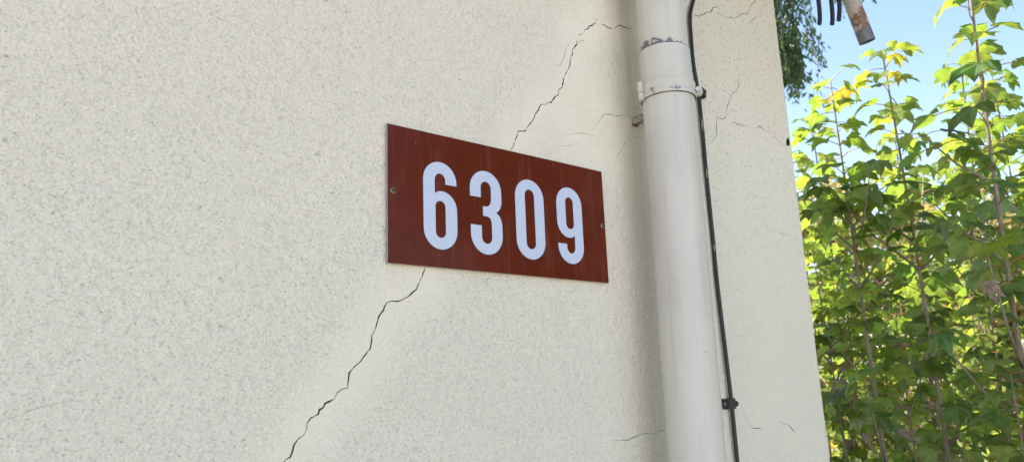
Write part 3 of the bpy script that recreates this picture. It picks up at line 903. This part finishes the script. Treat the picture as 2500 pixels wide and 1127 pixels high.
clip = empty('cable_clip', (0.5458, 0, 1.555), 'small black two screw saddle clip holding the cable low on the wall', 'cable clip')
mb = MB(); mb.box((0.5248, -0.0030, 1.5552), (0.5672, 0.0004, 1.5752), 0.0007); mb.build('base_plate', M['clip'], clip, (0.5458, 0, 1.565))
mb = MB()
prof = [(-0.0105, -0.0031), (-0.0085, -0.0095), (-0.0048, -0.0132), (0, -0.0142), (0.0048, -0.0132), (0.0085, -0.0095), (0.0105, -0.0031)]
vs_ = [(0.5458 + a, b, z) for z in (1.5556, 1.5748) for a, b in prof]
K = len(prof)
mb.add(vs_, [(k, k + 1, K + k + 1, K + k) for k in range(K - 1)] + [tuple(range(K - 1, -1, -1)), tuple(range(K, 2 * K))])
sharp_smooth(mb.build('saddle', M['clip'], clip, (0.5458, -0.006, 1.565)), 30)
screw(0.5300, 1.5655, -0.0031, 0.0042, clip, M['edge'], M['recess'], 0.4)
for (xx, zz) in ((0.5300, 1.5655), (0.5622, 1.5650)):
    mb = MB()
    mb.tube([(xx + 0.0052 * math.cos(a), -0.0040, zz + 0.0052 * math.sin(a)) for a in [2 * math.pi * k / 16 for k in range(17)]], 0.0016, 6)
    mb.build('screw_boss', M['clip'], clip, (xx, -0.004, zz), True)
mb = MB(); mb.tube([(0.5622, -0.003, 1.565), (0.5622, -0.0078, 1.565), (0.5622, -0.0098, 1.565), (0.5622, -0.0106, 1.565)], [0.0055, 0.0055, 0.0042, 0.001], 14)
sharp_smooth(mb.build('screw', M['clip'], clip, (0.5622, -0.006, 1.565)))

nail = empty('cable_nail', (0.5415, 0, 2.195), 'lumpy black cable fixing beside the downpipe collar', 'cable fixing')
mb = MB()
mb.tube([(0.5300, -0.0100, 2.2105), (0.5345, -0.0135, 2.2085), (0.5415, -0.0130, 2.2045), (0.5455, -0.0080, 2.2015), (0.5462, 0.0005, 2.2000)], [0.004, 0.0065, 0.0085, 0.0095, 0.0085], 10)
o = mb.build('hook', M['clip'], nail, (0.5415, -0.005, 2.203), True)
mb = MB(); mb.tube([(0.5470, 0.0005, 2.1990), (0.5475, -0.0070, 2.1985), (0.5475, -0.0135, 2.1985), (0.5475, -0.0150, 2.1985)], [0.0055, 0.0062, 0.0060, 0.003], 10)
sharp_smooth(mb.build('nail_head', M['clip'], nail, (0.5475, -0.005, 2.1985)))

# ------------------------------------------------------------------ conduit tube and leads hanging under the eave
ctop, cend = Vector((0.930, -0.113, 2.803)), Vector((1.0415, -0.155, 2.405))
ax_ = (ctop - cend).normalized()
mb = MB()
n, ro, ri = 28, 0.0192, 0.0165
L = (ctop - cend).length
vs_, fs = [], []
rings = [(0.03, ri), (0.0, ri), (0.0, ro), (0.15, ro), (L, ro)]
for z, rr in rings:
    for k in range(n):
        a = 2 * math.pi * k / n
        vs_.append((rr * math.cos(a), rr * math.sin(a), z))
for i in range(len(rings) - 1):
    for k in range(n):
        fs.append((i * n + k, i * n + (k + 1) % n, (i + 1) * n + (k + 1) % n, (i + 1) * n + k))
mb.add(vs_, fs)
con = sharp_smooth(mb.build('conduit_tube', M['conduit'], None), 40)
con.location = cend
con.rotation_mode = 'QUATERNION'
con.rotation_quaternion = Vector((0, 0, 1)).rotation_difference(ax_) @ Quaternion((0, 0, 1), R(250))
tag(con, 'old grey conduit tube with rusty flaked open end hanging against the sky', 'conduit')
LEADS = [('longest black lead end against the sky, nearest the wall', [(0.9550, -0.0930, 2.803), (0.9545, -0.0915, 2.62), (0.9530, -0.0905, 2.51), (0.9510, -0.0893, 2.470), (0.9470, -0.0878, 2.452)]),
         ('middle one of three black lead ends hanging by the conduit', [(0.9790, -0.1110, 2.803), (0.9790, -0.1115, 2.62), (0.9770, -0.1105, 2.51), (0.9745, -0.1092, 2.468), (0.9712, -0.1073, 2.450)]),
         ('shortest black lead end, closest to the slanting conduit', [(0.9985, -0.1270, 2.803), (0.9950, -0.1255, 2.62), (0.9905, -0.1235, 2.51), (0.9870, -0.1215, 2.478), (0.9832, -0.1193, 2.459)])]
for lab, pts in LEADS:
    mb = MB(); mb.tube(catmull(pts, 6), 0.0054, 10)
    o = mb.build('hanging_lead', M['blackwire'], None, pts[0], True)
    tag(o, lab, 'cable', 'cut leads under the eave')
# ------------------------------------------------------------------ maple saplings
OUT = [(0, 1.0), (9, 0.83), (17, 0.78), (26, 0.60), (35, 0.79), (46, 0.94), (56, 0.77), (66, 0.70), (76, 0.54), (87, 0.63), (99, 0.68), (118, 0.50), (150, 0.32)]
def leaf_mesh(name, rng, blade_mat, curl, fold, droop, pet_len, pet_up, asym, holes=False):
    """petiole from the origin outwards along +x, then a five lobed blade; two material slots"""
    V, F, MI = [], [], []
    # petiole: three sided, slightly arched
    pts = []
    for k in range(4):
        t = k / 3
        a = pet_up * (1 - 0.5 * t)
        pts.append(Vector((pet_len * t * math.cos(a), 0.006 * math.sin(t * 3) * asym, pet_len * t * math.sin(a))))
    for k, q_ in enumerate(pts):
        r = 0.0019 - 0.0006 * k / 3
        for j in range(3):
            a = 2 * math.pi * j / 3
            V.append(q_ + Vector((0, r * math.cos(a), r * math.sin(a))))
    for k in range(3):
        for j in range(3):
            F.append((k * 3 + j, k * 3 + (j + 1) % 3, (k + 1) * 3 + (j + 1) % 3, (k + 1) * 3 + j)); MI.append(1)
    base = pts[-1]
    outline = [(a, r) for a, r in OUT] + [(180, 0.08)] + [(-a, r) for a, r in OUT[:0:-1]]
    n = len(outline)
    L = 0.060
    lobe = {k: rng.uniform(0.85, 1.12) for k in range(5)}
    def place(u, v):
        # u along blade, v across, metres
        rr = math.hypot(u, v)
        z = fold * abs(v) - curl * rr * rr / L + 0.007 * math.sin(u * 85 + asym * 3) * math.cos(v * 90 + asym)
        z += 0.10 * v * asym
        ca, sa = math.cos(droop), math.sin(droop)
        return base + Vector((u * ca + z * sa, v, -u * sa + z * ca))
    c0 = len(V)
    V.append(place(0.0, 0.0))
    UVS = {c0: (0.0, 0.0)}
    ring1, ring2 = [], []
    for a, r in outline:
        li = 0 if abs(a) < 25 else (1 if 0 < a < 75 else 2 if -75 < a < 0 else 3 if a > 0 else 4)
        r = r * lobe[li] * rng.uniform(0.94, 1.06)
        u, v = r * L * math.cos(R(a)), r * L * math.sin(R(a)) * 1.12
        UVS[len(V)] = (u * 0.5 / L, v * 0.5 / L)
        UVS[len(V) + 1] = (u / L, v / L)
        ring1.append(len(V)); V.append(place(u * 0.5, v * 0.5))
        ring2.append(len(V)); V.append(place(u, v))
    for k in range(n):
        k2 = (k + 1) % n
        F.append((c0, ring1[k], ring1[k2])); MI.append(0)
        F.append((ring1[k], ring2[k], ring2[k2], ring1[k2])); MI.append(0)
    me = bpy.data.meshes.new(name)
    me.from_pydata([tuple(q_) for q_ in V], [], F)
    me.materials.append(blade_mat)
    me.materials.append(M['petiole'])
    uvl = me.uv_layers.new(name='UVMap')
    for lp in me.loops:
        uvl.data[lp.index].uv = UVS.get(lp.vertex_index, (-1.0, 0.0))
    me.polygons.foreach_set('material_index', MI)
    me.polygons.foreach_set('use_smooth', [True] * len(F))
    me.update()
    return me

lr = random.Random(3)
LEAVES = {}
for key, mat in (('green', 'leaf'), ('young', 'leaf_young'), ('gold', 'leaf_gold'), ('dead', 'leaf_dead')):
    LEAVES[key] = []
    for k in range(6 if key in ('green', 'young') else 3):
        if key == 'dead':
            LEAVES[key].append(leaf_mesh('leaf', lr, M[mat], lr.uniform(1.1, 1.7), lr.uniform(0.5, 1.0), R(lr.uniform(60, 95)), 0.07, R(20), lr.uniform(-2, 2)))
        else:
            LEAVES[key].append(leaf_mesh('leaf', lr, M[mat], lr.uniform(0.2, 0.8), lr.uniform(0.15, 0.6), R(lr.uniform(-8, 30)), lr.uniform(0.04, 0.105), R(lr.uniform(20, 55)), lr.uniform(-1, 1)))

def put_leaf(parent, pos, az, tilt, roll, scale, key, rng):
    o = bpy.data.objects.new('leaf', rng.choice(LEAVES[key]))
    COL.objects.link(o)
    o.parent = parent
    o.location = pos
    o.rotation_euler = (roll, tilt, az)
    o.scale = (scale, scale, scale)
    return o

def sapling(label, base, top, seed, r0=0.011, spacing=0.105, zmin=1.05, scale=1.0, side=7, dead=0.04, gold=0.0, young=0.35, group=None, bare=0.0, shoot_top=0.86):
    rng = random.Random(seed)
    t = empty('maple_sapling', (base[0], base[1], 0), label, 'sapling', group)
    B = Vector((0, 0, 0)); T = Vector((top[0] - base[0], top[1] - base[1], top[2]))
    H = T.z
    ph = rng.uniform(0, 6)
    def stem(z):
        f_ = z / H
        return B.lerp(T, f_) + Vector((math.sin(z * 3.1 + ph), math.cos(z * 2.6 + ph), 0)) * 0.008
    mb = MB()
    zs = np.linspace(-0.02, H, 26)
    mb.tube([stem(z) for z in zs], [max(r0 * (1 - 0.80 * z / H), 0.0018) for z in zs], 8)
    og = t.location.copy()
    st = make('stem', [tuple(Vector(q_) + og) for q_ in mb.v], mb.f, M['bark'], t, tuple(og), True)
    z = H
    az = rng.uniform(0, math.pi)
    i = 0
    while z > zmin:
        d_top = (H - z)
        key_p = rng.random()
        for s_ in (0, math.pi):
            if rng.random() < bare:
                continue
            q_ = rng.random()
            if d_top < 0.10 and gold > 0 and q_ < gold:
                key = 'gold'
            elif q_ < dead * (1.8 if z < 1.75 else 0.0):
                key = 'dead'
            elif q_ > 1 - young * (1.6 if d_top < 0.5 else 0.55):
                key = 'young'
            else:
                key = 'green'
            grow = min(1.0, 0.78 + d_top * 1.2) * rng.uniform(0.75, 1.2) * scale * (0.65 if key == 'dead' else 1.0)
            put_leaf(t, stem(z), az + s_ + rng.uniform(-.35, .35), rng.uniform(-0.3, 0.35), rng.uniform(-.4, .4), grow, key, rng)
        az += math.pi / 2 + rng.uniform(-.25, .25)
        z -= 0.54 * spacing * (0.45 + min(1.0, d_top * 2.2) * 0.75) * rng.uniform(0.8, 1.2)
        i += 1
    # side shoots
    for k in range(side):
        z0 = rng.uniform(zmin, H * shoot_top)
        a = rng.uniform(0, 2 * math.pi)
        L = rng.uniform(0.12, 0.34) * (0.65 if z0 > 2.0 else 1.0)
        dirv = Vector((math.cos(a), math.sin(a), 0))
        p0 = stem(z0)
        pts = [p0, p0 + dirv * L * 0.4 + Vector((0, 0, L * 0.35)), p0 + dirv * L * 0.75 + Vector((0, 0, L * 0.85))]
        mb = MB(); mb.tube(pts, [0.0042, 0.003, 0.0016], 6)
        make('side_shoot', [tuple(Vector(q_) + og) for q_ in mb.v], mb.f, M['bark'], t, tuple(og + p0), True)
        for f_ in (0.45, 0.75, 1.0):
            pp = pts[0].lerp(pts[2], f_) if f_ < 1 else pts[2]
            aa = rng.uniform(0, math.pi)
            for s_ in (0, math.pi):
                key = 'young' if rng.random() < young * 0.8 else ('dead' if rng.random() < dead * 0.7 else 'green')
                put_leaf(t, pp, aa + s_, rng.uniform(-0.2, 0.5), rng.uniform(-.4, .4), rng.uniform(0.6, 1.05) * scale * (0.55 if key == 'dead' else 1.0), key, rng)
    return t

# the row just past the house corner
sapling('tall maple sapling with large dull green leaves, top out of the picture', (1.447, -0.200), (1.470, -0.275, 2.86), 21, 0.0125, 0.085, side=12, young=0.3, scale=1.05, shoot_top=0.80)
sapling('maple sapling with yellow tipped crown just under the conduit end', (1.640, 0.008), (1.624, 0.047, 2.60), 34, 0.012, 0.10, side=10, gold=0.45, young=0.5, shoot_top=0.84)
sapling('maple sapling nearest the wall edge with glowing yellow green top', (1.534, 0.135), (1.515, 0.174, 2.53), 47, 0.012, 0.10, side=10, gold=0.35, young=0.6, shoot_top=0.84)
sapling('thin pale stemmed sapling hugging the wall edge, behind the yellow topped one', (2.052, 0.445), (2.030, 0.505, 2.60), 52, 0.011, 0.11, side=10, young=0.6)
sapling('slim sapling between the two yellow topped saplings, a step further back', (2.320, 0.326), (2.322, 0.324, 2.55), 63, 0.011, 0.11, side=10, young=0.6)
sapling('low dark sapling close to the wall edge with withered leaves', (1.850, 0.400), (1.820, 0.461, 2.10), 74, 0.009, 0.10, side=10, dead=0.16, young=0.4)
sapling('straight sapling standing just behind the tallest one', (2.283, 0.136), (2.314, 0.043, 2.75), 85, 0.011, 0.095, side=14, young=0.5)
sapling('short sapling with fresh green leaves at the bottom right corner', (1.325, -0.262), (1.322, -0.258, 1.60), 96, 0.007, 0.085, 0.9, side=2, young=0.55, dead=0.0)
sapling('low sapling with drooping dead leaves in front of the thicket', (1.760, 0.175), (1.755, 0.170, 1.80), 107, 0.008, 0.10, 0.9, side=3, dead=0.22, young=0.35)
sapling('leafy sapling at the right picture edge beyond the tallest one', (1.985, -0.120), (2.000, -0.140, 2.55), 118, 0.010, 0.09, side=14, young=0.45)
sapling('dark leafed sapling filling the gap low between the stems', (1.95, 0.16), (1.94, 0.17, 1.95), 129, 0.009, 0.10, 0.9, side=10, dead=0.10, young=0.35)
# the thicket behind: nothing tells these apart
lab = 'slender maple sapling standing deep in the thicket behind the front row'
mr = random.Random(77)
for k in range(30):
    d = mr.uniform(3.2, 5.6)
    az = R(mr.uniform(61.5, 81))                       # direction from the viewer, from +Y towards +X
    x, y = -0.7477 + d * math.sin(az), -0.8881 + d * math.cos(az)
    h = 1.6 + (d * math.tan(R(mr.uniform(3, 17))))
    sapling(lab, (x, y), (x + mr.uniform(-.08, .08), y + mr.uniform(-.08, .08), h), 200 + k, 0.010, 0.13, 1.0, 1.0, side=4, dead=0.05, young=0.8, bare=0.1, group='saplings deep in the thicket')

# ------------------------------------------------------------------ shrubs and trees further back
def leaf_cloud(centres, radii, count, size, rng, squash=0.8, elong=1.7):
    """many small folded leaves spread through a set of clumps: vertices and faces"""
    centres = np.array(centres); radii = np.array(radii)
    w = radii ** 2; w = w / w.sum()
    idx = rng.choice(len(centres), count, p=w)
    d = rng.normal(size=(count, 3)); d /= np.linalg.norm(d, axis=1)[:, None]
    rr = rng.uniform(0.25, 1.0, count) ** 0.5
    P = centres[idx] + d * (radii[idx] * rr)[:, None] * np.array([1, 1, squash])
    a = rng.normal(size=(count, 3)); a[:, 2] *= 0.6; a /= np.linalg.norm(a, axis=1)[:, None]
    b = rng.normal(size=(count, 3)); b -= a * (a * b).sum(1)[:, None]; b /= np.linalg.norm(b, axis=1)[:, None]
    c = np.cross(a, b)
    s = size * rng.uniform(0.6, 1.3, count)[:, None]
    V = np.stack([P - a * s * elong * 0.5, P + b * s * 0.5 + c * s * 0.12, P + a * s * elong * 0.5, P - b * s * 0.5 + c * s * 0.12], 1).reshape(-1, 3)
    F = np.arange(count * 4).reshape(-1, 4)
    return V, [tuple(f_) for f_ in F.tolist()]

def cloud_part(name, V, F, mat, parent):
    o = make(name, V, F, mat, parent, tuple(parent.location))
    o['kind'] = 'stuff'
    return o

def shrub(label, x, y, h, rad, count, size, mat, rng, group=None, name='shrub', cat='shrub'):
    t = empty(name, (x, y, 0), label, cat, group)
    cs, rs = [], []
    n = 22
    for k in range(n):
        a, r_ = rng.uniform(0, 2 * math.pi), rad * math.sqrt(rng.uniform(0, 1)) * 0.85
        z = h * rng.uniform(0.18, 0.98) 
        taper = 1.0 - 0.55 * (z / h) ** 3
        cs.append((x + r_ * math.cos(a) * taper, y + r_ * math.sin(a) * taper, z)); rs.append(rad * rng.uniform(0.18, 0.36))
    V, F = leaf_cloud(cs, rs, count, size, rng)
    cloud_part('foliage', V, F, mat, t)
    for k in range(4):
        mb = MB()
        c_ = cs[k]
        mb.tube([(x + 0.05 * math.cos(k * 1.7), y + 0.05 * math.sin(k * 1.7), -0.02), ((x + c_[0]) / 2, (y + c_[1]) / 2, c_[2] * 0.55), c_], [0.022, 0.014, 0.005], 6)
        mb.build('stem', M['bark_far'], t, (x, y, 0), True)
    return t

r2 = np.random.default_rng(31)
def polar(az, d):
    return -0.7477 + d * math.sin(R(az)), -0.8881 + d * math.cos(R(az))
for k, (az, d, h, rad) in enumerate([(61.5, 7.0, 1.9, 0.9), (65.5, 7.9, 1.7, 0.9), (69.5, 7.2, 1.9, 0.9), (77.5, 7.4, 1.9, 0.9), (82, 7.8, 1.7, 0.9)]):
    x, y = polar(az, d)
    shrub('leafy green bush seen between the stems beyond the sapling thicket', x, y, h, rad, 1500, 0.075, M['fol_mid'], r2, 'bushes beyond the saplings')

def tree(label, x, y, h, crown_r, crown_z, count, size, mat, rng, name='tree'):
    t = empty(name, (x, y, 0), label, 'tree')
    cs, rs = [], []
    for k in range(30):
        dv = rng.normal(size=3); dv /= np.linalg.norm(dv)
        q_ = rng.uniform(0.3, 1.0)
        cs.append((x + dv[0] * crown_r * q_, y + dv[1] * crown_r * q_, crown_z + dv[2] * (h - crown_z) * q_)); rs.append(crown_r * rng.uniform(0.2, 0.36))
    mb = MB()
    mb.tube([(x, y, -0.05), (x + 0.05, y, crown_z * 0.5), (x, y + 0.05, crown_z), (x, y, h * 0.9)], [0.16, 0.12, 0.08, 0.02], 10)
    for c_ in cs[:10]:
        zz = min(max(c_[2] * 0.6, 0.8), crown_z)
        mb.tube([(x, y, zz), ((x * 0.6 + c_[0] * 0.4), (y * 0.6 + c_[1] * 0.4), (zz + c_[2]) / 2), c_], [0.05, 0.032, 0.01], 6)
    mb.build('trunk', M['bark_far'], t, (x, y, 0), True)
    V, F = leaf_cloud(cs, rs, count, size, rng)
    cloud_part('crown', V, F, mat, t)
    return t
for k, (az, d, h, rr, cz, lab) in enumerate([
        (60.5, 13.5, 4.4, 1.7, 2.6, 'pale olive tree showing just past the wall edge beyond the saplings'),
        (68.0, 13.0, 4.9, 2.0, 2.8, 'broad olive tree behind the middle of the sapling row'),
        (73.8, 14.0, 4.7, 1.7, 2.8, 'olive tree between the broad one and the right picture edge'),
        (80.0, 12.5, 4.5, 1.9, 2.6, 'olive tree at the right picture edge against the sky')]):
    x, y = polar(az, d)
    tree(lab, x, y, h, rr, cz, 9000, 0.09, M['fol_far'], r2)

# weeping tree whose sprays hang into the sky beside the wall edge
def weeping_tree(label, x, y, h, sprays, rng):
    t = empty('weeping_tree', (x, y, 0), label, 'tree')
    mb = MB()
    mb.tube([(x, y, -0.05), (x - 0.05, y + 0.03, 2.0), (x, y, 4.5), (x, y, h)], [0.2, 0.16, 0.11, 0.04], 10)
    Vs, n0 = [], 0
    for (sx_, sy_, z0, z1) in sprays:
        s0 = Vector((sx_, sy_, z0))
        mb.tube([(x, y, z0 - 0.4), ((x + sx_) / 2, (y + sy_) / 2, z0 + 0.15), tuple(s0)], [0.05, 0.03, 0.012], 6)
        ns = 14
        for k in range(ns):
            off = rng.normal(0, 0.115, 2)
            a0 = s0 + Vector((off[0], off[1], rng.uniform(-0.15, 0.1)))
            L = (z0 - z1) * rng.uniform(0.55, 1.0)
            swing = rng.normal(0, 0.06, 2)
            pts = [a0 + Vector((swing[0] * f_, swing[1] * f_, -L * f_)) for f_ in (0, 0.33, 0.66, 1.0)]
            mb.tube(pts, [0.006, 0.0045, 0.003, 0.0015], 4)
            m_ = 42
            f_ = rng.uniform(0, 1, m_)
            P = np.array(a0)[None] + np.stack([swing[0] * f_, swing[1] * f_, -L * f_], 1) + rng.normal(0, 0.035, (m_, 3))
            a = np.stack([rng.normal(0, 0.5, m_), rng.normal(0, 0.5, m_), -np.ones(m_)], 1); a /= np.linalg.norm(a, axis=1)[:, None]
            b = rng.normal(size=(m_, 3)); b -= a * (a * b).sum(1)[:, None]; b /= np.linalg.norm(b, axis=1)[:, None]
            s = rng.uniform(0.035, 0.085, m_)[:, None]
            Vs.append(np.stack([P, P + a * s * 0.5 + b * s * 0.2, P + a * s, P + a * s * 0.5 - b * s * 0.2], 1).reshape(-1, 3))
    mb.build('trunk', M['bark_far'], t, (x, y, 0), True)
    V = np.concatenate(Vs)
    cloud_part('crown', V, [tuple(f_) for f_ in np.arange(len(V)).reshape(-1, 4).tolist()], M['fol_weep'], t)
    return t
SPR = [(5.42, 2.40, 4.75, 4.2), (5.48, 2.30, 4.72, 4.3), (5.36, 2.5, 4.7, 4.15), (5.40, 2.46, 5.9, 4.45), (5.47, 2.32, 6.0, 4.75), (5.42, 2.42, 5.0, 4.25), (5.50, 2.26, 6.1, 4.95), (5.36, 2.52, 5.7, 4.2), (5.45, 2.37, 5.55, 4.7),
       (5.72, 1.82, 6.2, 4.95), (5.78, 1.68, 6.3, 5.0), (5.62, 2.05, 6.5, 5.25), (5.2, 2.9, 6.2, 4.4), (5.1, 3.1, 6.5, 4.6), (4.9, 3.5, 6.5, 4.5), (5.3, 3.3, 7.0, 5.2)]
weeping_tree('dark weeping tree with sprays hanging into the sky beside the wall edge', 5.15, 3.25, 7.2, SPR, r2)

# tree in front of the house: out of the picture, mirrored in the glossy sign
tree('tall dark leafy tree in front of the house, mirrored in the sign', 8.5, -6.3, 9.5, 4.3, 4.6, 36000, 0.26, M['fol_weep'], r2)
